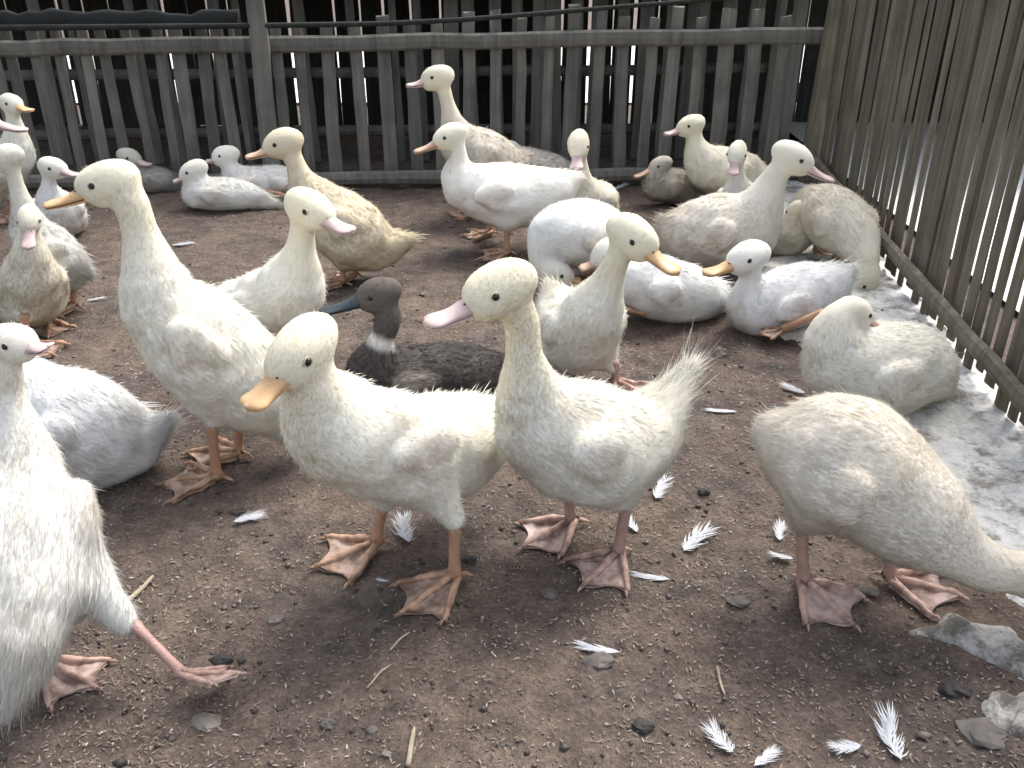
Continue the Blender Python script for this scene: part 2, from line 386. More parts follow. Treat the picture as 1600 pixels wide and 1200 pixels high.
# ================================================================== ducks
def surface_nets(Fg, org, h):
    s = Fg < 0; nx, ny, nz = Fg.shape
    cnt = np.zeros((nx - 1, ny - 1, nz - 1), np.int8)
    C8 = [(i, j, k) for i in (0, 1) for j in (0, 1) for k in (0, 1)]
    for i, j, k in C8: cnt += s[i:nx - 1 + i, j:ny - 1 + j, k:nz - 1 + k]
    act = (cnt > 0) & (cnt < 8); idx = np.argwhere(act); vid = -np.ones(act.shape, np.int64); vid[act] = np.arange(len(idx))
    acc = np.zeros((len(idx), 3)); num = np.zeros(len(idx))
    for c0 in C8:
        for ax in range(3):
            if c0[ax]: continue
            c1 = list(c0); c1[ax] = 1
            a = Fg[idx[:, 0] + c0[0], idx[:, 1] + c0[1], idx[:, 2] + c0[2]]; b = Fg[idx[:, 0] + c1[0], idx[:, 1] + c1[1], idx[:, 2] + c1[2]]
            cr = (a < 0) != (b < 0); t = np.where(cr, a / np.where(cr, a - b, 1), 0)
            pos = np.tile(np.array(c0, float), (len(idx), 1)); pos[:, ax] += t
            acc += pos * cr[:, None]; num += cr
    V = (idx + acc / num[:, None]) * h + org
    Q = []
    for ax in range(3):
        lo = [slice(1, n - 1) for n in (nx, ny, nz)]; hi = list(lo); lo[ax] = slice(0, (nx, ny, nz)[ax] - 1); hi[ax] = slice(1, (nx, ny, nz)[ax])
        A = s[tuple(lo)]; B = s[tuple(hi)]; e = np.argwhere(A != B)
        e2 = e + np.array([0 if q == ax else 1 for q in range(3)]); fl = A[tuple(e.T)]
        u, v = (ax + 1) % 3, (ax + 2) % 3; du = np.zeros(3, int); dv = np.zeros(3, int); du[u] = 1; dv[v] = 1
        q = np.stack([vid[tuple((e2 - du - dv).T)], vid[tuple((e2 - dv).T)], vid[tuple(e2.T)], vid[tuple((e2 - du).T)]], 1)
        q[~fl] = q[~fl][:, ::-1]; Q.append(q)
    return V, np.concatenate(Q)

def smin(a, b, k):
    h = np.clip(.5 + .5 * (b - a) / k, 0, 1); return b * (1 - h) + a * h - k * h * (1 - h)
def cat(P, n):
    """Catmull-Rom resample of rows (x,y,z,r)"""
    P = np.asarray(P, float)
    if len(P) < 3: return P
    E = np.vstack([2 * P[0] - P[1], P, 2 * P[-1] - P[-2]]); out = []
    for i in range(1, len(E) - 2):
        for t in np.linspace(0, 1, n, endpoint=False):
            p0, p1, p2, p3 = E[i - 1:i + 3]
            out.append(.5 * (2 * p1 + (p2 - p0) * t + (2 * p0 - 5 * p1 + 4 * p2 - p3) * t * t + (3 * p1 - p0 - 3 * p2 + p3) * t ** 3))
    out.append(P[-1]); out = np.array(out); out[:, 3] = np.maximum(out[:, 3], .3 * P[:, 3].min()); return out
def chain_d(P, C):
    best = np.full(len(P), 9., np.float32); seg = np.zeros(len(P), np.int16)
    for i in range(len(C) - 1):
        a, b = C[i, :3].astype(np.float32), C[i + 1, :3].astype(np.float32); ab = b - a
        t = np.clip((P - a) @ ab / (ab @ ab + 1e-9), 0, 1)
        d = np.sqrt(((P - a - t[:, None] * ab) ** 2).sum(1)) - (C[i, 3] + t * (C[i + 1, 3] - C[i, 3]))
        m = d < best; best = np.where(m, d, best); seg[m] = i
    return best, seg
def ell_d(P, c, ax, r):
    q = (P - np.asarray(c, np.float32)) @ np.asarray(ax, np.float32).T; r = np.asarray(r, np.float32)
    k0 = np.sqrt(((q / r) ** 2).sum(1)) + 1e-6; k1 = np.sqrt(((q / (r * r)) ** 2).sum(1)) + 1e-6
    return k0 * (k0 - 1) / k1

WHITE = (.84, .82, .75)
def foot_mesh(ank, fwd, up, s, conform=None):
    fwd = norm(fwd); up = norm(np.asarray(up) - fwd * np.dot(up, fwd)); lat = np.cross(up, fwd)
    na, nr = 15, 7; V = []; Fc = []; A = np.linspace(-40, 40, na)
    def Lf(a):
        k = abs(math.sin(math.radians((a / 40) * 90 * 2)))          # 0 at the toes, 1 between them
        return (.082 - .012 * (abs(a) / 40) ** 2) * (1 - .24 * k) * .94
    for top in (1, 0):
        for a in A:
            k = math.exp(-((min(abs(a), abs(abs(a) - 40))) / 6.5) ** 2); L = Lf(min(40, max(-40, a)))
            for j in range(nr):
                r = j / (nr - 1); rr = (.010 + L * r) * s
                z = (.0022 + k * (.0085 * (1 - .45 * r) + .0012 * math.cos(r * 14)) + .010 * (1 - r) ** 3) * s if top else .0
                ca, sa = math.cos(math.radians(a)), math.sin(math.radians(a))
                V.append(ank + fwd * (rr * ca - .008 * s) + lat * rr * sa + up * z)
    o = na * nr
    for i in range(na - 1):
        for j in range(nr - 1):
            q = (i * nr + j, i * nr + j + 1, (i + 1) * nr + j + 1, (i + 1) * nr + j); Fc.append(q[::-1]); Fc.append(tuple(x + o for x in q))
    ring = [i * nr for i in range(na)] + [(na - 1) * nr + j for j in range(1, nr)] + [i * nr + nr - 1 for i in range(na - 2, -1, -1)] + [j for j in range(nr - 2, 0, -1)]
    for i in range(len(ring)): a, b = ring[i], ring[(i + 1) % len(ring)]; Fc.append((a, b, b + o, a + o))
    parts = [(V, Fc)]
    for a in (-38, 0, 38):                                           # toes with knuckles
        ca, sa = math.cos(math.radians(a)), math.sin(math.radians(a)); L = Lf(math.copysign(40, a) if a else 0) * 1.08; d = fwd * ca + lat * sa; q0 = ank - fwd * .008 * s + d * .006 * s
        parts.append(tube([q0 + d * L * t * s + up * (.0085 * (1 - t) + .0042) * s for t in (0, .2, .33, .46, .6, .72, .86, 1)], [x * s for x in (.0058, .0048, .0054, .0044, .0049, .0040, .0040, .0026)], 7))
    for a in (-38, 0, 38):                                           # claws
        ca, sa = math.cos(math.radians(a)), math.sin(math.radians(a)); L = Lf(math.copysign(40, a) if a else 0) * 1.08 + .002; d = fwd * ca + lat * sa; p0 = ank + d * L * s - fwd * .004 * s + up * .003 * s
        parts.append(tube([p0, p0 + d * .005 * s + up * .001 * s, p0 + d * .010 * s - up * .0018 * s], [.0028 * s, .002 * s, .0004 * s], 6))
    p0 = ank - fwd * .004 * s + up * .012 * s
    parts.append(tube([p0, p0 - fwd * .012 * s + lat * .004 * s - up * .004 * s, p0 - fwd * .022 * s + lat * .007 * s - up * .010 * s], [.0035 * s, .003 * s, .001 * s], 6))
    V, Fc = join(*parts)
    V = np.array(V)
    if conform is not None: V[:, 2] += conform(V)
    ks = []
    for a in A: ks += [math.exp(-((min(abs(a), abs(abs(a) - 40))) / 7) ** 2) * (1 - .25 * j / (nr - 1)) for j in range(nr)]
    ks = np.array(ks * 2 + [1.] * (len(V) - 2 * o))[:, None]
    return V, Fc, ks
def add_foot(ank, fwd, up, s, parent, tones, conform=None):
    V, Fc, ks = foot_mesh(ank, fwd, up, s, conform)
    return mesh_obj("webbed_foot", V, Fc, M_WEB, parent, smooth=True, cols=np.array(tones[1]) * (1 - ks) + np.array(tones[0]) * ks)

def duck(label, torso, neck, head, tip, g=None, legs=(), sit=False, bill="peach", body=WHITE, hd=(.74, .66, .44), wing=True, grey=0.0, tuft=1.0, roll=0.0,
         hair=None, vox=None, folded=(), mid_white=None, wing_t=.45, foot="orange", fscale=1.0):
    if mid_white is None: hd = tuple(a * .62 + c * .38 for a, c in zip(hd, (.74, .72, .64)))
    # base plane
    if sit:
        lo, hi = .6, 4.5                                             # find the distance at which the body just rests on the ground
        for _ in range(40):
            y = (lo + hi) / 2; zmin = min(at(a, b, y + d)[2] - r * depth(at(a, b, y + d)) / FPX for a, b, d, r in torso)
            if zmin > -.004: lo = y
            else: hi = y
        Y0 = (lo + hi) / 2
    else: Y0 = gnd(*g)[1]
    def K(k):
        p = at(k[0], k[1], Y0 + k[2]); return np.array([*p, k[3] * depth(p) / FPX if len(k) > 3 else 0.0])
    T = np.array([K(k) for k in torso]); T[1:-1, 3] *= 1.04; Nk = np.array([K(k) for k in neck]); Nk[1:, 3] *= .84; Hd = K(head); Hd[3] *= 1.04; Tp = K(tip)[:3]
    ax = T[-1, :3] - T[0, :3]; hdg = math.atan2(ax[1], ax[0]); ctr = T[:, :3].mean(0)
    G = np.array([ctr[0], ctr[1], float(ground_z(ctr[0], ctr[1]))])
    root = empty("duck", G, hdg); tag(root, label, "duck", "young ducks in the pen")
    ch, sh = math.cos(-hdg), math.sin(-hdg); Rm = np.array([[ch, -sh, 0], [sh, ch, 0], [0, 0, 1]])
    def loc(P): return (np.asarray(P) - G) @ Rm.T
    L4 = lambda A: np.c_[loc(A[:, :3]), A[:, 3]]
    T, Nk = L4(T), L4(Nk); Hc, Hr = loc(Hd[:3]), Hd[3]; Tp = loc(Tp)
    near = depth(G); vx = vox or (.0052 if near < 1.5 else .0066 if near < 2.2 else .0078)
    b0 = norm(Tp - Hc); Tc = cat(T, 5); Nc = cat(np.vstack([Nk, [*(Hc - b0 * Hr * .30), Hr * .50]]), 5)
    b = norm(Tp - Hc); up = np.array([0, 0, 1.]); lat = norm(np.cross(up, b)) if abs(b[2]) < .93 else np.array([0, 1., 0]); u = np.cross(b, lat)
    if roll: cr, sr = math.cos(roll), math.sin(roll); lat, u = lat * cr + u * sr, u * cr - lat * sr
    axs = np.array([b, lat, u])
    ta = norm(T[-1, :3] - T[0, :3]); tl = norm(np.cross([0, 0, 1.], ta)); tu = np.cross(ta, tl)
    im = len(T) - 2; mid = T[im, :3]; mr = T[im, 3]; blen = np.linalg.norm(T[-1, :3] - T[0, :3])
    thigh = []; LG = []
    for lg in legs:
        ank = gnd(*lg["foot"]) if "ank" not in lg else at(*lg["ank"])
        if "ank" not in lg: ank[2] = float(ground_z(ank[0], ank[1])) + .001
        hk = at(lg["hock"][0], lg["hock"][1], ank[1] + (lg["hock"][2] if len(lg["hock"]) > 2 else 0)); ank, hk = loc(ank), loc(hk)
        hip = mid - ta * blen * .02; sd_ = 1 if np.dot(hk - hip, tl) > 0 else -1; hip = hip + tl * sd_ * mr * .45 - tu * mr * .25
        thigh.append(np.array([[*hip, mr * .62], [*(hip * .45 + hk * .55), max(.018, mr * .36)], [*(hk + (hip - hk) * .06), .0125]]))
        LG.append((ank, hk, lg))
    W = []
    if wing:
        for sd_ in (1, -1):
            j = min(len(T) - 1, im + 1); base = mid + (T[j, :3] - mid) * .35
            rr = mr
            c = base + tl * sd_ * rr * .90 + tu * rr * .22
            W.append((c, (blen * .19, rr * .25, rr * .36), norm(ta * 1 - tu * .15)))
            W.append((c + ta * blen * .03 + tl * sd_ * rr * .06 - tu * rr * .26, (blen * .12, rr * .20, rr * .20), norm(ta * 1 + tu * .9)))
    seedv = RNG.random(6) * 6.28
    def sdf(P):
        dt, s1 = chain_d(P, Tc); dn, s2 = chain_d(P, Nc)
        d = smin(dt, dn, .022)
        hq = smin(ell_d(P, Hc - b * Hr * .06, axs, (Hr * 1.22, Hr * .79, Hr * .80)), ell_d(P, Hc + b * Hr * .40 - u * Hr * .22, axs, (Hr * .58, Hr * .58, Hr * .48)), Hr * .30)
        d = smin(d, hq, Hr * .22)
        for t in thigh: d = smin(d, chain_d(P, t)[0], .018)
        for c, r, wa in W:
            wl = norm(np.cross([0, 0, 1.], wa)); d = smin(d, ell_d(P, c, np.array([wa, wl, np.cross(wa, wl)]), r), .005)
        a, c2, e = P[:, 0], P[:, 1], P[:, 2]
        d = d + .0012 * (np.sin(a * 95 + seedv[0]) * np.sin(c2 * 105 + seedv[1]) + np.sin(e * 120 + a * 40 + seedv[2]) * np.sin(c2 * 80 + seedv[3])) * np.clip(dn / .02, 0, 1)
        d = d + .0022 * np.sin(a * 47 + seedv[4]) * np.sin(c2 * 52 + seedv[5]) * np.sin(e * 58 + seedv[0]) * np.clip(dn / .02, 0, 1)
        return d, dt, dn, hq, s1, s2
    pts = np.vstack([T, Nk, [[*Hc, Hr * 1.35]]] + thigh)
    lo = (pts[:, :3] - pts[:, 3:]).min(0) - .02; hi = (pts[:, :3] + pts[:, 3:]).max(0) + .02
    ext = mr * 1.1; lo[1] = min(lo[1], mid[1] - ext - .02); hi[1] = max(hi[1], mid[1] + ext + .02)
    n = np.ceil((hi - lo) / vx).astype(int) + 1
    gxs = [lo[q] + np.arange(n[q]) * vx for q in range(3)]
    P = np.stack(np.meshgrid(*gxs, indexing='ij'), -1).reshape(-1, 3).astype(np.float32)
    V, Q = surface_nets(sdf(P)[0].reshape(n), lo, vx)
    d, dt, dn, hq, s1, s2 = sdf(V.astype(np.float32))
    # per-vertex colour: plumage hue differs between head/neck and body
    ish = np.clip((dt - np.minimum(dn, hq)) / .03, 0, 1)[:, None]
    lowneck = np.clip((dt) / .09, 0, 1)[:, None]
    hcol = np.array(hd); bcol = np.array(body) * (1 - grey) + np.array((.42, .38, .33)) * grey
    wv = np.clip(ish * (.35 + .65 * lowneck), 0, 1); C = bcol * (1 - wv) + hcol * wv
    for c, r, wa in W:
        k = np.clip(1 - np.linalg.norm((V - c) / (max(r) * 1.0), axis=1), 0, 1)[:, None] * .35; C = C * (1 - k) + np.array((.70, .60, .50)) * k * (1 - .5 * grey) + bcol * k * .5 * grey
    ck = np.clip(1.25 - np.linalg.norm(V - (Hc + b * Hr * .62 - u * Hr * .12), axis=1) / (Hr * .62), 0, 1)[:, None] * .55 * (1 if mid_white is None else 0)
    C = C * (1 - ck) + (hcol * .35 + np.array((.82, .79, .72)) * .65) * ck
    if mid_white is not None:
        nd = np.linalg.norm(V - Nk[mid_white, :3], axis=1); k = np.clip((Nk[mid_white, 3] * 1.3 - nd) / .006, 0, 1)[:, None]; C = C * (1 - k) + np.array((.78, .76, .72)) * k
    body_o = mesh_obj("body", V, Q, M_PLUME, root, smooth=True, cols=C)
    # down: short fibres lying towards the tail
    A_, B_, C_ = V[Q[:, 0]], V[Q[:, 1]], V[Q[:, 2]]; D_ = V[Q[:, 3]]
    fn = np.cross(C_ - A_, D_ - B_); area = np.linalg.norm(fn, axis=1); fn = fn / (area[:, None] + 1e-12)
    vn = np.zeros_like(V)
    for q in range(4): np.add.at(vn, Q[:, q], fn)
    vn /= np.linalg.norm(vn, axis=1)[:, None] + 1e-9
    nh = int((hair or (26000 if near < 1.5 else 9000 if near < 2.2 else 4500)) * 1.6)
    fi = RNG.choice(len(Q), nh, p=area / area.sum()); r1, r2 = RNG.random((2, nh, 1))
    Pp = (A_[fi] * (1 - r1) + B_[fi] * r1) * (1 - r2) + (D_[fi] * (1 - r1) + C_[fi] * r1) * r2
    v0 = Q[fi, 0]; nn = vn[v0]
    tdir = np.where((dt < dn)[v0][:, None], -np.gradient(Tc[:, :3], axis=0)[s1[v0]], -np.gradient(Nc[:, :3], axis=0)[s2[v0]])
    tdir /= np.linalg.norm(tdir, axis=1)[:, None] + 1e-9; tdir = tdir - nn * (tdir * nn).sum(1)[:, None]
    onneck = ish[v0][:, 0]; tail = np.clip(1 - np.linalg.norm(Pp - Tc[0, :3], axis=1) / .075, 0, 1)
    ln = (.0072 * (1 - .5 * onneck) * RNG.uniform(.55, 1.25, nh) + tail * .020 * tuft * RNG.uniform(.3, 1.1, nh))
    inhead = np.clip(1 - hq[v0] / .01, 0, 1); ln *= (1 - .35 * inhead)
    soft = np.clip(np.maximum(onneck, inhead), 0, 1)[:, None]
    lng = (RNG.random(nh) < .07); ln = ln * np.where(lng, 1.9, 1.0)
    dr = nn * (RNG.uniform(.02, .28, (nh, 1)) + .25 * lng[:, None]) * (1 - .55 * soft) + tdir * .85 + RNG.normal(size=(nh, 3)) * (.17 - .09 * soft); dr /= np.linalg.norm(dr, axis=1)[:, None]
    quill = (RNG.random(nh) < .026) & (dt < dn)[v0] & (((Pp - mid) @ tu) > -.25 * mr) & (((Pp - mid) @ ta) < .03) & (nn @ tu > -.35) & (near < 2.6)     # half-grown feathers on back and wings
    ln = np.where(quill, RNG.uniform(.012, .021, nh), ln); dr = np.where(quill[:, None], dr * .25 + tdir * .9 + nn * .10, dr); dr /= np.linalg.norm(dr, axis=1)[:, None]
    sd2 = np.cross(dr, nn + RNG.normal(size=(nh, 3)) * .06); sd2 /= np.linalg.norm(sd2, axis=1)[:, None] + 1e-9
    wd = (1 - .35 * soft) * (.00034 * max(.8, near / 1.25)) * RNG.uniform(.6, 1.3, (nh, 1)) * np.where(quill, 4.2 if near < 1.75 else 3.6, 1.0)[:, None]
    m1 = Pp + dr * ln[:, None] * .55; tp = Pp + (dr + np.array([0, 0, -.15]) * .5) * ln[:, None]; Pb = Pp + nn * .0003
    HV = np.stack([Pb - sd2 * wd, Pb + sd2 * wd, m1 + sd2 * wd * .8, tp, m1 - sd2 * wd * .8], 1).reshape(-1, 3)
    HF = np.arange(nh)[:, None] * 5 + np.array([0, 1, 2, 3, 4])
    hc = np.repeat(np.clip(C[v0] * RNG.uniform(.96, 1.05, (nh, 1)), 0, .9), 5, 0)
    dn_o = mesh_obj("down", HV, HF, M_DOWN, root, smooth=True, cols=hc, normals=np.repeat(nn, 5, 0)); dn_o["kind"] = "stuff"
    # head parts
    bs = Hc + b * Hr * .70 - u * Hr * .17; bd = Tp - bs; bl = np.linalg.norm(bd); bd = bd / bl; bl = max(bl, Hr * .7)
    blat = norm(lat - bd * np.dot(lat, bd)); bu = np.cross(bd, blat)
    def loft(wf, tf, bf_, zf, n=13, k=12):
        Vv = []; Ff = []
        for i in range(n):
            t = i / (n - 1)
            for q in range(k):
                a = 2 * math.pi * q / k; s_ = math.sin(a)
                Vv.append(bs + bd * (t * bl) + blat * math.cos(a) * wf(t) * Hr + bu * (zf(t) + (tf(t) if s_ > 0 else bf_(t)) * s_) * Hr)
        for i in range(n - 1):
            for q in range(k): Ff.append((i * k + q, i * k + (q + 1) % k, (i + 1) * k + (q + 1) % k, (i + 1) * k + q))
        Ff.append(tuple(range(k - 1, -1, -1))); Ff.append(tuple(range((n - 1) * k, n * k))); return Vv, Ff
    rnd = lambda t: math.sqrt(max(0.0, 1 - max(0, (t - .80) / .20) ** 2)) * .97 + .03
    wf = lambda t: (.50 - .09 * math.sin(min(1, t / .75) * math.pi) + .06 * max(0, t - .5)) * rnd(t)
    tf = lambda t: (.13 + .42 * (1 - t) ** 2.2) * (.35 + .65 * rnd(t))
    zf = lambda t: .06 * math.sin(t * math.pi) * -1 + .03 * t
    bo = mesh_obj("bill", *loft(wf, tf, lambda t: .04, zf), BILLS[bill], root, smooth=True)
    lm = mesh_obj("lower_mandible", *loft(lambda t: wf(t) * .86, lambda t: .02, lambda t: .13 * (1 - .7 * t) + .02, lambda t: zf(t) - .075 - .0 * t), BILLS[bill], bo, smooth=True)
    def blob(c, r, n1=8, n2=6, ax=None):
        ax = np.eye(3) if ax is None else ax; r = np.broadcast_to(r, 3); pp_ = []
        Vv = []; Ff = []
        for i in range(n2 + 1):
            th = math.pi * i / n2
            for j in range(n1):
                ph = 2 * math.pi * j / n1; q = np.array([math.sin(th) * math.cos(ph) * r[0], math.sin(th) * math.sin(ph) * r[1], math.cos(th) * r[2]]); Vv.append(c + q @ ax)
        for i in range(n2):
            for j in range(n1): Ff.append((i * n1 + j, (i + 1) * n1 + j, (i + 1) * n1 + (j + 1) % n1, i * n1 + (j + 1) % n1))
        return Vv, Ff
    if near < 2.1:
        for s_ in (1, -1):
            t = .24; mesh_obj("nostril", *blob(bs + bd * bl * t + blat * s_ * wf(t) * .52 * Hr + bu * (zf(t) + tf(t) * .84) * Hr, (Hr * .085, Hr * .03, Hr * .035), 8, 6, np.array([bd, blat, bu])), M_NOST, bo, smooth=True)
    for s_ in (1, -1):
        o0 = Hc + b * Hr * .30 + u * Hr * .17; tt = np.linspace(1.4, .2, 140); PP = (o0[None] + lat[None] * s_ * tt[:, None] * Hr).astype(np.float32)
        hit = np.argmax(sdf(PP)[0] < 0); er = max(Hr * .125, .0034)
        mesh_obj("eye", *blob(PP[hit] - lat * s_ * er * .35, er, 12, 8), M_EYE, root, smooth=True)
        if near < 1.9:                                               # bare rim round the eye
            ec = PP[hit] - lat * s_ * er * .12; ring = [ec + er * 1.06 * (b * math.cos(q * .3927) + u * math.sin(q * .3927)) for q in range(17)]
            mesh_obj("eyelid", *tube(ring, [er * .17] * 17, 6), M_LID if mid_white is None else M_NOST, root, smooth=True)
    if near < 1.9 and bill != "slate":
        mesh_obj("nail", *blob(bs + bd * bl * .93 + bu * (zf(.93) + tf(.93) * .55) * Hr, (Hr * .12, Hr * .11, Hr * .05), 10, 6, np.array([bd, blat, bu])), M_NAIL, bo, smooth=True)
    # legs
    fm = M_FOOT if foot == "orange" else M_FOOTP
    tones = ((.52, .33, .22), (.50, .37, .30)) if foot == "orange" else ((.52, .35, .29), (.52, .40, .365))
    for ank, hk, lg in LG:
        d_ = hk - ank; f_ang = math.radians(lg.get("toe", math.degrees(hdg))); fw = np.array([math.cos(f_ang), math.sin(f_ang), 0]); upv = np.array(lg.get("up", (0, 0, 1.)))
        if "toev" in lg: fw = np.array(lg["toev"])
        fw = Rm @ norm(fw); upv = Rm @ upv; s_ = lg.get("s", 1.0) * fscale
        a0 = ank + upv * .010 * s_; hk2 = hk + norm(d_) * .012
        V_, F_q = tube([a0 - fw * .004, a0 + d_ * .10, a0 + d_ * .3, a0 + d_ * .65, a0 + d_ * .9, hk2], [.0095 * s_, .0085 * s_, .0070 * s_, .0072 * s_, .0092 * s_, .0085 * s_], 9)
        lo_ = mesh_obj("leg", V_, F_q, fm, root, smooth=True)
        def conf(V, a=ank):
            Wp = V @ Rm + G; ga = G + a @ Rm
            return ground_z(Wp[:, 0], Wp[:, 1]) - float(ground_z(ga[0], ga[1])) + .0015
        add_foot(ank, fw, upv, s_, lo_, tones, conf if "ank" not in lg else None)
    for hk, ank, tv in folded:
        hk_, an_ = loc(at(hk[0], hk[1], Y0 + hk[2])), loc(at(ank[0], ank[1], Y0 + ank[2])); d_ = an_ - hk_
        V_, F_q = tube([hk_, hk_ + d_ * .15, hk_ + d_ * .6, an_], [.008, .0085, .007, .0085], 8); lo_ = mesh_obj("leg", V_, F_q, fm, root, smooth=True)
        fw = Rm @ norm(np.array([math.cos(math.radians(tv)), math.sin(math.radians(tv)), 0])); add_foot(an_ - np.array([0, 0, .008]), fw, np.array([0, 0, 1.]), .6, lo_, tones)
    return root

CREAM = (.85, .83, .75); DUN = (.55, .49, .38)
YEL = (.76, .68, .45); PALE = (.78, .76, .68)

# --- large standing ducks
duck("cream duckling standing beside the dark brown duck, orange bill held low and closed",
     [(765, 655, .16, 34), (710, 694, .10, 76), (630, 702, 0, 82), (540, 676, -.06, 84)],
     [(505, 645, -.07, 66), (486, 600, -.09, 55)], (469, 549, -.10, 55), (384, 640, -.155), g=(650, 900), bill="orange", body=CREAM, hd=(.80, .73, .52),
     legs=[dict(foot=(588, 862), hock=(601, 790), toe=208), dict(foot=(710, 918), hock=(711, 815), toe=222)], hair=34000)
duck("duckling with upright ragged brush tail and pale pink bill, standing among loose feathers",
     [(1068, 590, .07, 12), (1035, 640, .05, 36), (978, 690, .03, 72), (912, 692, 0, 92), (848, 664, -.02, 76)],
     [(826, 612, -.03, 50), (819, 555, -.04, 35), (814, 500, -.04, 33)], (778, 452, -.05, 51), (662, 508, -.08), g=(925, 865), bill="pink", body=(.80, .78, .71), hd=(.76, .69, .48),
     legs=[dict(foot=(892, 825), hock=(888, 765), toe=215), dict(foot=(965, 874), hock=(980, 785), toe=232)], hair=34000, tuft=2.0, foot="pink")
duck("tall duckling stretching its long neck upright, orange bill level, body steeply tilted",
     [(455, 655, .03, 28), (398, 606, .01, 66), (322, 542, 0, 80), (252, 478, -.01, 60)],
     [(238, 430, -.01, 46), (220, 365, -.01, 33), (202, 312, -.01, 32)], (168, 286, -.01, 41), (68, 322, -.02), g=(350, 735), bill="orange", body=CREAM, hd=(.77, .71, .52),
     legs=[dict(foot=(340, 757), hock=(332, 660), toe=184), dict(foot=(374, 718), hock=(373, 665), toe=178)], hair=26000)
duck("duckling with bright pink bill turned sideways, standing behind the tall upright duckling",
     [(335, 478, .08, 16), (368, 482, .06, 40), (408, 478, .01, 50), (452, 458, -.04, 54)],
     [(462, 432, -.05, 42), (470, 385, -.06, 27)], (484, 326, -.07, 36), (552, 363, -.11), g=(430, 600), bill="pink", body=CREAM, hd=(.78, .71, .48),
     legs=[dict(foot=(415, 610), hock=(415, 560), toe=-40), dict(foot=(455, 600), hock=(455, 560), toe=-40)])
duck("dark brown duck with white neck ring and slate bill",
     [(790, 580, .06, 22), (725, 592, .03, 52), (655, 598, 0, 58), (588, 588, -.02, 46)],
     [(582, 572, -.03, 34), (596, 532, -.03, 23), (606, 496, -.03, 25)], (588, 460, -.03, 31), (497, 488, -.05), sit=True, bill="slate", body=(.070, .062, .058), hd=(.125, .110, .100),
     mid_white=1, wing=True, grey=.02)
duck("dusty yellow duck standing with lowered tail near the bottom rail of the picket fence",
     [(636, 376, .03, 12), (588, 385, .02, 34), (545, 360, 0, 52), (497, 318, -.01, 38)],
     [(478, 298, -.01, 26), (464, 262, -.01, 19)], (441, 224, -.01, 27), (383, 246, -.02), g=(545, 442), bill="peach", body=(.68, .61, .46), hd=(.62, .52, .32),
     legs=[dict(foot=(535, 446), hock=(536, 418), toe=185, s=.9), dict(foot=(556, 436), hock=(556, 415), toe=185, s=.9)], grey=.12)
# --- resting along the picket fence
duck("small white duckling lying down by the fence, bill pointing at its chest",
     [(428, 318, .02, 8), (388, 306, .01, 20), (345, 303, 0, 25), (308, 303, -.01, 23)], [(308, 288, -.01, 16)], (301, 267, -.01, 19), (270, 284, -.02), sit=True, bill="pink", body=(.76, .75, .70), hd=(.72, .68, .54))
duck("white duckling lying with raised head and lilac bill behind another lying duckling",
     [(452, 292, .10, 8), (425, 290, .09, 19), (395, 285, .07, 24), (368, 282, .06, 20)], [(360, 264, .06, 13)], (351, 243, .06, 18), (321, 252, .05), sit=True, bill="pink", body=(.74, .73, .70), hd=(.72, .70, .60))
duck("white duckling asleep with hidden head, orange foot showing beside the dusty yellow duck",
     [(392, 286, .2, 12), (412, 282, .2, 22), (436, 284, .2, 24), (456, 290, .2, 18)], [(466, 280, .2, 14)], (476, 276, .2, 16), (490, 290, .2), sit=True, body=(.76, .75, .71), hd=(.7, .66, .5), folded=[((418, 300, .14), (440, 304, .13), 0)])
duck("duckling against the pickets, shade put into its greyish plumage, head turned to the gap",
     [(275, 292, .02, 9), (258, 284, .01, 17), (240, 281, 0, 20), (222, 276, 0, 17)], [(212, 266, 0, 14)], (202, 246, 0, 17), (236, 258, -.02), sit=True, bill="pink", body=(.46, .45, .42), hd=(.5, .48, .40), grey=.3)  # dim body and head tones carry the shade by the pickets
duck("pale duckling resting with upright neck behind the tall duckling's bill",
     [(112, 340, .10, 18), (102, 338, .06, 30), (92, 332, .0, 33), (84, 322, -.03, 26)], [(78, 302, -.03, 15), (76, 284, -.03, 12)], (83, 262, -.03, 20), (126, 274, -.05), sit=True, bill="pink", body=(.76, .75, .72), hd=(.72, .69, .58))
duck("duckling facing out with pink bill dropped onto its chest, webbed feet spread",
     [(30, 440, .15, 18), (36, 450, .10, 36), (45, 462, 0, 46), (50, 432, -.05, 42)], [(48, 395, -.06, 27), (46, 365, -.06, 19)], (46, 343, -.07, 21), (44, 390, -.12), g=(62, 520), bill="pink", body=(.66, .62, .50), hd=(.66, .60, .46),
     legs=[dict(foot=(80, 506), hock=(72, 478), toe=-68), dict(foot=(44, 548), hock=(40, 500), toe=-30)], grey=.1)
duck("grubby pale duckling on thin legs standing behind the one with its bill dropped",
     [(132, 424, .03, 10), (106, 414, .02, 28), (80, 398, 0, 40), (50, 366, -.02, 32)], [(40, 335, -.02, 20), (26, 290, -.02, 14)], (8, 246, -.02, 23), (-36, 262, -.03), g=(100, 487), bill="peach", body=(.66, .65, .61), hd=(.58, .55, .46),
     legs=[dict(foot=(116, 484), hock=(117, 446), toe=195, s=.9), dict(foot=(84, 496), hock=(84, 450), toe=190, s=.9)])
duck("duckling poking a long pink bill in front of a white duck's neck by the fence",
     [(-150, 330, .02, 14), (-120, 318, 0, 36), (-85, 300, 0, 42), (-60, 275, 0, 34)], [(-48, 245, 0, 20), (-42, 215, 0, 16)], (-30, 186, 0, 24), (43, 204, -.02), g=(-85, 390), bill="pink", body=(.68, .66, .6), hd=(.62, .58, .46),
     legs=[dict(foot=(-95, 392), hock=(-95, 355), toe=0), dict(foot=(-70, 388), hock=(-70, 350), toe=0)])
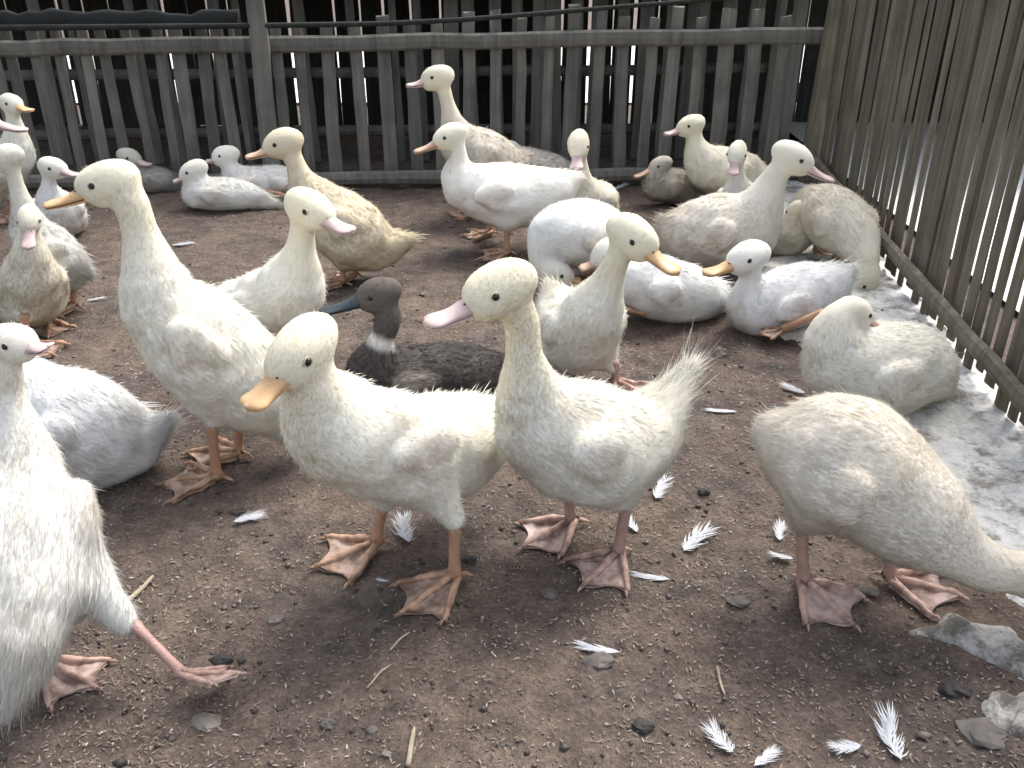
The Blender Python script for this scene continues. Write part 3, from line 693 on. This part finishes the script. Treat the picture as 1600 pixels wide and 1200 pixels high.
duck("white duck with short orange bill standing against the fence beneath a bright slit",
     [(-55, 282, .08, 10), (-30, 272, .06, 28), (-2, 262, .02, 36), (24, 244, 0, 28)], [(26, 222, 0, 21), (22, 190, 0, 14)], (18, 162, 0, 18), (50, 173, -.03), g=(0, 345), bill="orange", body=(.66, .66, .60), hd=(.56, .53, .42),
     legs=[dict(foot=(-5, 345), hock=(-5, 315), toe=-20), dict(foot=(18, 342), hock=(18, 312), toe=-20)])
# --- by the edge of the pen
duck("white duck seen from behind stretching one leg out backwards over the dirt",
     [(10, 1068, -.10, 38), (24, 985, -.07, 72), (46, 860, 0, 90), (34, 745, .06, 62)],
     [(24, 690, .08, 46), (12, 620, .09, 31), (8, 580, .09, 30)], (20, 535, .09, 37), (78, 543, .08), g=(60, 1035), bill="pink", body=(.80, .79, .75), hd=(.80, .76, .66),
     legs=[dict(ank=(288, 1066, .685), hock=(203, 980, .035), foot=(288, 1074), toev=(.99, .1, .05), up=(.0, .5, .86), s=.72),
           dict(foot=(80, 1045), hock=(66, 1000), toe=-25, s=.85)], hair=34000, foot="pink")
duck("white duck lying with fluffy tail tip raised, head hidden by the leg-stretching duck",
     [(252, 662, .02, 13), (218, 684, .015, 36), (182, 690, .01, 58), (126, 672, 0, 84), (56, 632, -.01, 66)], [(22, 600, -.01, 45), (-10, 575, -.01, 30)], (-34, 545, -.01, 38), (-100, 560, -.02), sit=True, body=(.80, .80, .79), hd=(.78, .74, .62), tuft=1.5, hair=22000)
# --- centre back
duck("tall speckled grey duck with long neck stretched above all others by the pickets",
     [(818, 250, .04, 14), (792, 262, .03, 32), (757, 248, 0, 42), (722, 228, -.01, 34)], [(710, 205, -.01, 22), (700, 165, -.01, 14)], (682, 121, -.01, 22), (634, 134, -.02), g=(750, 338), bill="pink", body=(.60, .56, .48), hd=(.66, .59, .42), grey=.45,
     legs=[dict(foot=(745, 338), hock=(745, 310), toe=180), dict(foot=(765, 332), hock=(765, 305), toe=180)])
duck("clean white duck standing side-on with smooth curved neck and orange feet",
     [(898, 282, .02, 13), (852, 302, .01, 38), (790, 306, 0, 48), (728, 292, -.01, 36)], [(712, 272, -.01, 22), (717, 240, -.01, 15)], (702, 213, -.01, 23), (646, 238, -.02), g=(788, 388), bill="peach", body=(.80, .78, .72), hd=(.74, .69, .52),
     legs=[dict(foot=(767, 366), hock=(763, 342), toe=192, s=.95), dict(foot=(792, 398), hock=(792, 356), toe=200, s=.95)])
duck("grey speckled duckling dozing with rounded back against the pickets",
     [(892, 280, .03, 12), (872, 274, .02, 26), (842, 264, 0, 28), (815, 252, 0, 22)], [(806, 245, 0, 17)], (803, 238, 0, 17), (818, 262, .03), sit=True, body=(.58, .56, .52), hd=(.62, .57, .46), grey=.45)
duck("narrow-faced duckling looking straight out with bill pointing down over its neck",
     [(945, 312, .14, 12), (938, 312, .10, 26), (928, 318, .03, 34), (916, 306, -.03, 27)], [(910, 282, -.04, 15), (908, 255, -.04, 12)], (904, 226, -.04, 21), (900, 266, -.10), g=(925, 352), bill="pink", body=(.70, .66, .56), hd=(.70, .63, .46),
     legs=[dict(foot=(915, 352), hock=(915, 335), toe=-95), dict(foot=(940, 350), hock=(940, 332), toe=-95)])
duck("white duck bent double preening beneath its own breast",
     [(985, 392, .06, 14), (958, 382, .04, 42), (915, 366, 0, 52), (876, 362, -.02, 44)], [(856, 372, -.03, 32), (846, 398, -.05, 25), (852, 420, -.06, 23)], (868, 428, -.07, 25), (908, 438, -.07), g=(910, 447), bill="orange", body=(.80, .80, .77), hd=(.74, .68, .48),
     legs=[dict(foot=(905, 444), hock=(903, 425), toe=185), dict(foot=(930, 440), hock=(930, 420), toe=185)])
duck("alert duckling with orange bill angled downward, body front-on between the preening and lying ducks",
     [(862, 458, .09, 16), (882, 494, .06, 42), (905, 522, 0, 58), (925, 492, -.05, 48)], [(940, 462, -.06, 33), (958, 420, -.07, 25)], (990, 370, -.08, 37), (1062, 428, -.13), g=(930, 596), bill="orange", body=CREAM, hd=(.76, .70, .50),
     legs=[dict(foot=(962, 606), hock=(960, 574), toe=-50), dict(foot=(905, 612), hock=(905, 575), toe=-50)], foot="pink", hair=14000)
duck("plump white duck lying flat, its head hidden behind the alert orange-billed duckling",
     [(1122, 462, .02, 18), (1092, 462, .01, 38), (1040, 452, 0, 48), (990, 436, -.01, 42)], [(968, 415, .02, 26)], (955, 395, .05, 30), (905, 420, .05), sit=True, body=(.80, .80, .78), hd=(.76, .72, .58), folded=[((1010, 488, -.04), (975, 482, -.03), 180)])
duck("large dusty duck sitting tall, crown ruffled, pink bill pointing at the slat fence",
     [(1040, 352, .05, 13), (1072, 368, .04, 42), (1120, 362, 0, 56), (1168, 358, -.02, 50)], [(1185, 332, -.03, 38), (1205, 288, -.03, 27)], (1240, 247, -.04, 28), (1304, 284, -.06), sit=True, bill="pink", body=(.74, .69, .60), hd=(.72, .67, .54), grey=.14, tuft=1.5)
duck("small duckling peering straight out with white bill over a larger duck's back",
     [(1175, 320, .14, 12), (1170, 318, .10, 26), (1160, 320, .03, 33), (1154, 308, -.02, 26)], [(1153, 290, -.03, 15), (1153, 265, -.03, 12)], (1152, 240, -.03, 18), (1145, 274, -.08), g=(1160, 352), bill="pink", body=(.72, .70, .64), hd=(.70, .66, .54),
     legs=[dict(foot=(1150, 352), hock=(1150, 335), toe=-95), dict(foot=(1172, 350), hock=(1172, 332), toe=-95)])
duck("yellowish duckling with upright neck and lilac bill near the dark corner post",
     [(1195, 282, .06, 8), (1180, 278, .04, 24), (1145, 272, 0, 38), (1108, 264, -.02, 34)], [(1092, 246, -.02, 24), (1086, 222, -.02, 17)], (1078, 196, -.02, 19), (1037, 210, -.03), g=(1130, 325), bill="pink", body=(.70, .66, .55), hd=(.72, .66, .46),
     legs=[dict(foot=(1120, 325), hock=(1120, 302), toe=180), dict(foot=(1145, 322), hock=(1145, 300), toe=180)])
duck("brownish dull duckling crouched flat against the bottom rail",
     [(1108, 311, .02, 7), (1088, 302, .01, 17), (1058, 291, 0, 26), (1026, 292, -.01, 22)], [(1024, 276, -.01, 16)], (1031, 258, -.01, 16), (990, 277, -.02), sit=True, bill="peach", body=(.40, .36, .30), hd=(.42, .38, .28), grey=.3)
duck("clean white duck sitting with folded orange leg and long yellow bill beside wet concrete",
     [(1322, 428, .04, 13), (1284, 450, .03, 38), (1230, 466, 0, 48), (1180, 486, -.02, 38)], [(1166, 474, -.02, 30), (1172, 435, -.02, 20)], (1167, 402, -.02, 30), (1098, 428, -.05), sit=True, bill="orange", body=(.80, .80, .79), hd=(.80, .79, .74), folded=[((1288, 487, -.085), (1222, 514, -.085), 190)], hair=12000)
duck("dusty duck standing by the slat fence, neck curled down to nibble its leg",
     [(1258, 312, .10, 12), (1280, 324, .06, 34), (1308, 345, 0, 46), (1334, 368, -.07, 37)], [(1346, 388, -.11, 27), (1354, 412, -.15, 22)], (1348, 440, -.17, 24), (1322, 464, -.18), g=(1290, 414), bill="peach", body=(.70, .66, .56), hd=(.66, .60, .42), grey=.12,
     legs=[dict(foot=(1274, 398), hock=(1274, 375), toe=-60), dict(foot=(1305, 412), hock=(1305, 390), toe=-60)])
duck("sleeping duckling curled up with rounded yellow head, between the dusty ducks",
     [(1190, 388, .03, 10), (1205, 378, .02, 22), (1232, 370, 0, 29), (1252, 364, 0, 24)], [(1254, 348, 0, 18)], (1244, 330, 0, 18), (1228, 344, .03), sit=True, body=(.68, .64, .54), hd=(.62, .55, .36), grey=.1)
duck("pale duck asleep on the concrete edge with head laid back over its wing",
     [(1462, 600, .05, 28), (1428, 572, .03, 58), (1372, 578, 0, 72), (1316, 572, -.02, 60)], [(1300, 530, -.02, 42), (1312, 496, -.02, 30)], (1336, 488, -.01, 29), (1385, 514, .02), sit=True, bill="peach", body=(.78, .76, .68), hd=(.74, .68, .50), hair=16000)
duck("large ruffled dusty duck bending down, rump raised, head lowered beyond the concrete",
     [(1222, 684, .05, 40), (1262, 706, .03, 68), (1322, 722, 0, 100), (1402, 782, -.03, 86)], [(1440, 815, -.04, 74), (1490, 855, -.05, 58), (1548, 888, -.06, 45)], (1612, 902, -.07, 44), (1685, 935, -.08), g=(1322, 930), bill="peach", body=(.78, .74, .66), hd=(.62, .55, .44), grey=.03, foot="pink",
     legs=[dict(foot=(1254, 922), hock=(1250, 822), toe=-62), dict(foot=(1390, 912), hock=(1384, 862), toe=-28)], hair=36000, tuft=.5)

# ================================================================== stones, feathers, straws, litter
def stone(px, py, wpx, m, label, hk=.55):
    p = gnd(px, py); r = wpx * .42 * depth(p) / FPX; V = []; Fc = []
    n1, n2 = 9, 6; ph0 = random.random() * 6; jit = RNG.uniform(.78, 1.18, (n2 + 1, n1))
    for i in range(n2 + 1):
        th = math.pi * i / n2
        for j in range(n1):
            ph = ph0 + 2 * math.pi * j / n1; k = jit[i, j] if 0 < i < n2 else 1
            V.append((math.sin(th) * math.cos(ph) * r * k, math.sin(th) * math.sin(ph) * r * k * .8, math.cos(th) * r * hk * (k if i < n2 else 1)))
    for i in range(n2):
        for j in range(n1): Fc.append((i * n1 + j, (i + 1) * n1 + j, (i + 1) * n1 + (j + 1) % n1, i * n1 + (j + 1) % n1))
    o = mesh_obj("stone", V, Fc, m); o.location = (p[0], p[1], float(ground_z(p[0], p[1])) + r * hk * .2); o.rotation_euler = (random.uniform(-.2, .2), random.uniform(-.2, .2), 0)
    return tag(o, label, "stone", "stones lying on the dirt")
for a in [(325, 1125, 62, M_STONEP, "flat pale stone beside the stretched-out foot", .35), (512, 1133, 30, M_STONE, "squarish grey stone on bare husk-strewn dirt", .7), (582, 1146, 26, M_STONE, "small grey stone next to the squarish one", .6),
          (858, 936, 34, M_STONE, "grey stone near the pink webbed feet", .5), (935, 1040, 58, M_STONE, "half buried grey stone under a curved feather", .45), (1003, 1140, 44, M_STONED, "dark clod in front of the feathers", .5),
          (605, 1186, 20, M_STONEP, "tiny pale pebble by a straw", .6), (735, 880, 30, M_STONED, "black clod behind a webbed foot", .7), (372, 798, 32, M_STONED, "dark dropping beside fluffy down", .4),
          (1125, 550, 32, M_STONEP, "round whitish lump on bare dirt beside the sitting white duck", .8), (1380, 493, 26, M_STONED, "dark stone on the concrete edge near the nibbling duck", .7), (1100, 770, 26, M_STONED, "dark clod near the brush-tailed duckling", .5),
          (1355, 925, 44, M_STONE, "flat grey stone between the webbed feet of the bending duck", .3), (345, 1030, 46, M_STONED, "black clod in a hollow above the stretched foot", .5), (1155, 940, 46, M_STONE, "low grey stone before the ruffled duck's feet", .3),
          (1490, 1085, 60, M_STONED, "dark clod at the concrete lump", .5), (1208, 640, 30, M_STONE, "grey stone behind the ruffled duck's rump", .5), (430, 965, 40, M_STONE, "muddy stone before the cream duckling", .35),
          (1060, 1090, 18, M_STONEP, "small pale pebble on the open dirt", .6), (1535, 1150, 90, M_STONE, "broad brown stone set in crumbled concrete", .35)]: stone(*a)
def feather(px, py, lpx, ang, label, curl=.35, wide=.34, lift=.25):
    p = gnd(px, py); L = .92 * lpx * depth(p) / FPX; V = []; Fc = []; n = 46
    def sp(t): return np.array([L * (t - .5), L * .16 * curl * math.sin(t * math.pi), L * curl * .30 * t * t + .003])
    parts = [tube([sp(i / 8 * .9) for i in range(9)], [L * .006 * (1 - .85 * i / 8) + .0002 for i in range(9)], 5)]
    for s in (1, -1):
        for i in range(n):
            t = .04 + .80 * (i / (n - 1)) ** 1.3; b0 = sp(t); sprd = (.20 + wide * 1.7) * (1 - .55 * t) * random.uniform(.15, 1.1)
            l_ = L * (.30 + .35 * math.sin(t * 3.1)) * random.uniform(.55, 1.05); d1 = np.array([math.cos(sprd), s * math.sin(sprd), random.uniform(0, .6) * lift]); d2 = np.array([math.cos(sprd * .6), s * math.sin(sprd * .6), random.uniform(-.2, .7) * lift])
            m_ = b0 + d1 * l_ * .5; e = m_ + d2 * l_ * .5; bw = np.array([-math.sin(sprd) * s, math.cos(sprd), 0]) * L * .013 * random.uniform(.6, 1.5); q = len(V)
            V += [b0 - bw, b0 + bw, m_ + bw, m_ - bw, e]; Fc += [(q, q + 1, q + 2, q + 3), (q + 3, q + 2, q + 4)]
    V, Fc = join((V, Fc), *parts); V = np.array(V); V[:, 2] = np.maximum(V[:, 2], .001)
    o = mesh_obj("feather", V, Fc, M_FEATHER); o.location = (p[0], p[1], float(ground_z(p[0], p[1])) + .001); o.rotation_euler = (0, 0, math.radians(ang))
    return tag(o, label, "feather", "white feathers shed on the dirt")
for a in [(638, 836, 62, 100, "fluffy white feather fanned out behind the cream duckling's legs", .9, .55, .6), (1034, 770, 55, 60, "spiky white feather below the brush tail", .6, .5, .5), (990, 824, 42, 100, "narrow white feather beside a pink shank", .8, .3, .4),
          (1090, 846, 72, 40, "large fanned white feather on bare dirt before the ruffled duck", .6, .5, .5), (1020, 900, 58, 170, "thin white feather lying flat near a pink webbed foot", .3, .2, .1), (1220, 834, 44, 70, "small white feather behind the ruffled duck's shank", .5, .4, .4),
          (1222, 876, 36, 160, "thin white feather by the ruffled duck's shank", .3, .3, .2), (938, 1020, 68, 165, "single curved white feather lying over a half buried stone", .5, .16, .1), (1128, 1158, 56, 120, "wispy grey-white down tuft on the dirt", .6, .6, .7),
          (1195, 1190, 50, 30, "short white feather lying between wispy down and a frayed feather", .4, .4, .3), (1322, 1170, 52, 185, "frayed white feather next to the tallest loose feather", .5, .45, .4), (1400, 1160, 84, 80, "tall white feather with splayed barbs near the crumbled concrete", 1.1, .42, .5),
          (388, 816, 48, 20, "flattened white down beside a dark dropping", .2, .5, .3), (285, 383, 34, 10, "small white feather on dirt behind the tall duckling's neck", .2, .4, .3), (148, 468, 26, 20, "tiny white feather behind a thin pink leg", .2, .3, .2),
          (1240, 612, 40, 140, "bluish white feather on dirt near the sleeping pale duck", .5, .5, .5), (970, 292, 30, 40, "small bluish feather lying at the bottom rail", .4, .5, .5), (600, 912, 20, 170, "tiny white feather between the cream duckling's feet", .2, .3, .2),
          (1130, 645, 46, 175, "thin pale feather lying behind the brush tail", .1, .16, .1)]: feather(*a)
def straw(p0, p1, r, label):
    a = gnd(*p0); b = gnd(*p1); pts = [a + (b - a) * t + np.array([0, .004 * math.sin(t * 3), float(ground_z(*(a + (b - a) * t)[:2])) + .004]) for t in np.linspace(0, 1, 6)]
    V, Fc = tube(pts, [r, r * 1.05, r, r * .9, r * .8, r * .5], 6); tag(mesh_obj("straw", V, Fc, M_STRAW, smooth=True), label, "straw", "dry straws on the dirt")
for a in [((196, 940), (240, 903), .0032, "stout dry straw beside the outstretched leg"), ((638, 1205), (648, 1148), .0028, "pale straw pointing away between small stones"), ((575, 1085), (612, 1048), .0012, "thin bent straw before the webbed foot"),
          ((610, 1020), (640, 995), .0014, "short straw touching the cream duckling's foot"), ((1120, 1045), (1132, 1090), .0018, "dark straw on open dirt"), ((1330, 760), (1420, 850), .0014, "thin straw under the ruffled duck")]: straw(*a)
# crumbled concrete kerb pieces at the corner of the pen
def lump(pts, rad, m, label):
    Pc = cat(np.array([[*gnd(a, b), r] for (a, b), r in zip(pts, rad)]), 8); V, Fc = tube(Pc[:, :3], Pc[:, 3], 18, .75)
    V = np.array(V); V[:, 2] += .022 * (vnoise(V[:, 0] * 55, V[:, 1] * 55, 5) - .5) - .010; V[:, 0] += .02 * (vnoise(V[:, 1] * 28, V[:, 2] * 60, 6) - .5)
    return tag(mesh_obj("concrete_lump", V, Fc, m, smooth=True), label, "concrete")
lump([(1425, 985), (1480, 985), (1545, 1005), (1620, 1040), (1700, 1090)], [.012, .026, .030, .034, .036], M_GREYC, "rounded grey concrete kerb end beneath the ruffled duck's foot")
lump([(1545, 1130), (1580, 1110), (1630, 1130), (1700, 1170)], [.018, .030, .038, .045], M_GREYC, "crumbled grey concrete heap beside the broad brown stone")

# rice husks and crumbs: nobody could count them
def scatter(n, ylo, yhi, bias):
    y = ylo + (yhi - ylo) * RNG.random(n) ** bias; hw = .25 + y * .62; x = (RNG.random(n) * 2 - 1) * hw; k = x < fence_x(y) - .16
    x, y = x[k], y[k]; d = vnoise(x * 5, y * 5, 11) * .6 + vnoise(x * 17, y * 17, 12) * .4; k = d > RNG.random(len(x)) * .85
    return x[k], y[k]
x, y = scatter(52000, .5, 2.7, 1.55); n = len(x); z = ground_z(x, y)
L = RNG.uniform(.003, .0085, n); a = RNG.random(n) * 6.283; W2 = RNG.uniform(.0006, .0013, n); tl_ = RNG.uniform(-.25, .45, n)
dx, dy = np.cos(a), np.sin(a); c0 = np.stack([x, y, z + .0016], 1); d1 = np.stack([dx, dy, tl_], 1); s1_ = np.stack([-dy, dx, np.zeros(n)], 1)
up_ = np.array([0, 0, 1.])
HV = np.stack([c0 - d1 * L[:, None] * .5, c0 + s1_ * W2[:, None], c0 + d1 * L[:, None] * .5, c0 - s1_ * W2[:, None], c0 + up_ * W2[:, None] * 1.2], 1).reshape(-1, 3)
o5 = np.arange(n)[:, None] * 5; HF = np.concatenate([o5 + np.array(q) for q in ((0, 3, 4), (3, 2, 4), (2, 1, 4), (1, 0, 4))])
tone = RNG.random((n, 1)); hc = np.array((.10, .075, .055)) * (1 - tone) + np.array((.29, .235, .18)) * tone; hc = np.where(RNG.random((n, 1)) < .05, (.38, .36, .33), hc)
tag(mesh_obj("husk_litter", HV, HF, M_LITTER, cols=np.repeat(hc, 5, 0)), "rice husks and chaff littering the dirt floor", "litter", kind="stuff")
x, y = scatter(14000, .5, 2.7, 1.6); n = len(x); z = ground_z(x, y); r = RNG.uniform(.0010, .0040, n) * (RNG.random(n) ** 2 * 1.2 + .3) * np.where(RNG.random(n) < .04, 1.9, 1)
OCT = np.array([[1, 0, 0], [0, 1, 0], [-1, 0, 0], [0, -1, 0], [0, 0, .55], [0, 0, -.5]]); OF = np.array([(0, 1, 4), (1, 2, 4), (2, 3, 4), (3, 0, 4), (1, 0, 5), (2, 1, 5), (3, 2, 5), (0, 3, 5)])
CV = (OCT[None] * r[:, None, None] * RNG.uniform(.6, 1.3, (n, 6, 3)) + np.stack([x, y, z + r * .3], 1)[:, None]).reshape(-1, 3); CF = (np.arange(n)[:, None, None] * 6 + OF[None]).reshape(-1, 3)
tone = RNG.random((n, 1)) ** 1.6; cc = np.array((.034, .029, .026)) * (1 - tone) + np.array((.19, .15, .125)) * tone
tag(mesh_obj("crumbs", CV, CF, M_LITTER, cols=np.repeat(cc, 6, 0)), "dark soil crumbs scattered over the dirt floor", "crumbs", kind="stuff")
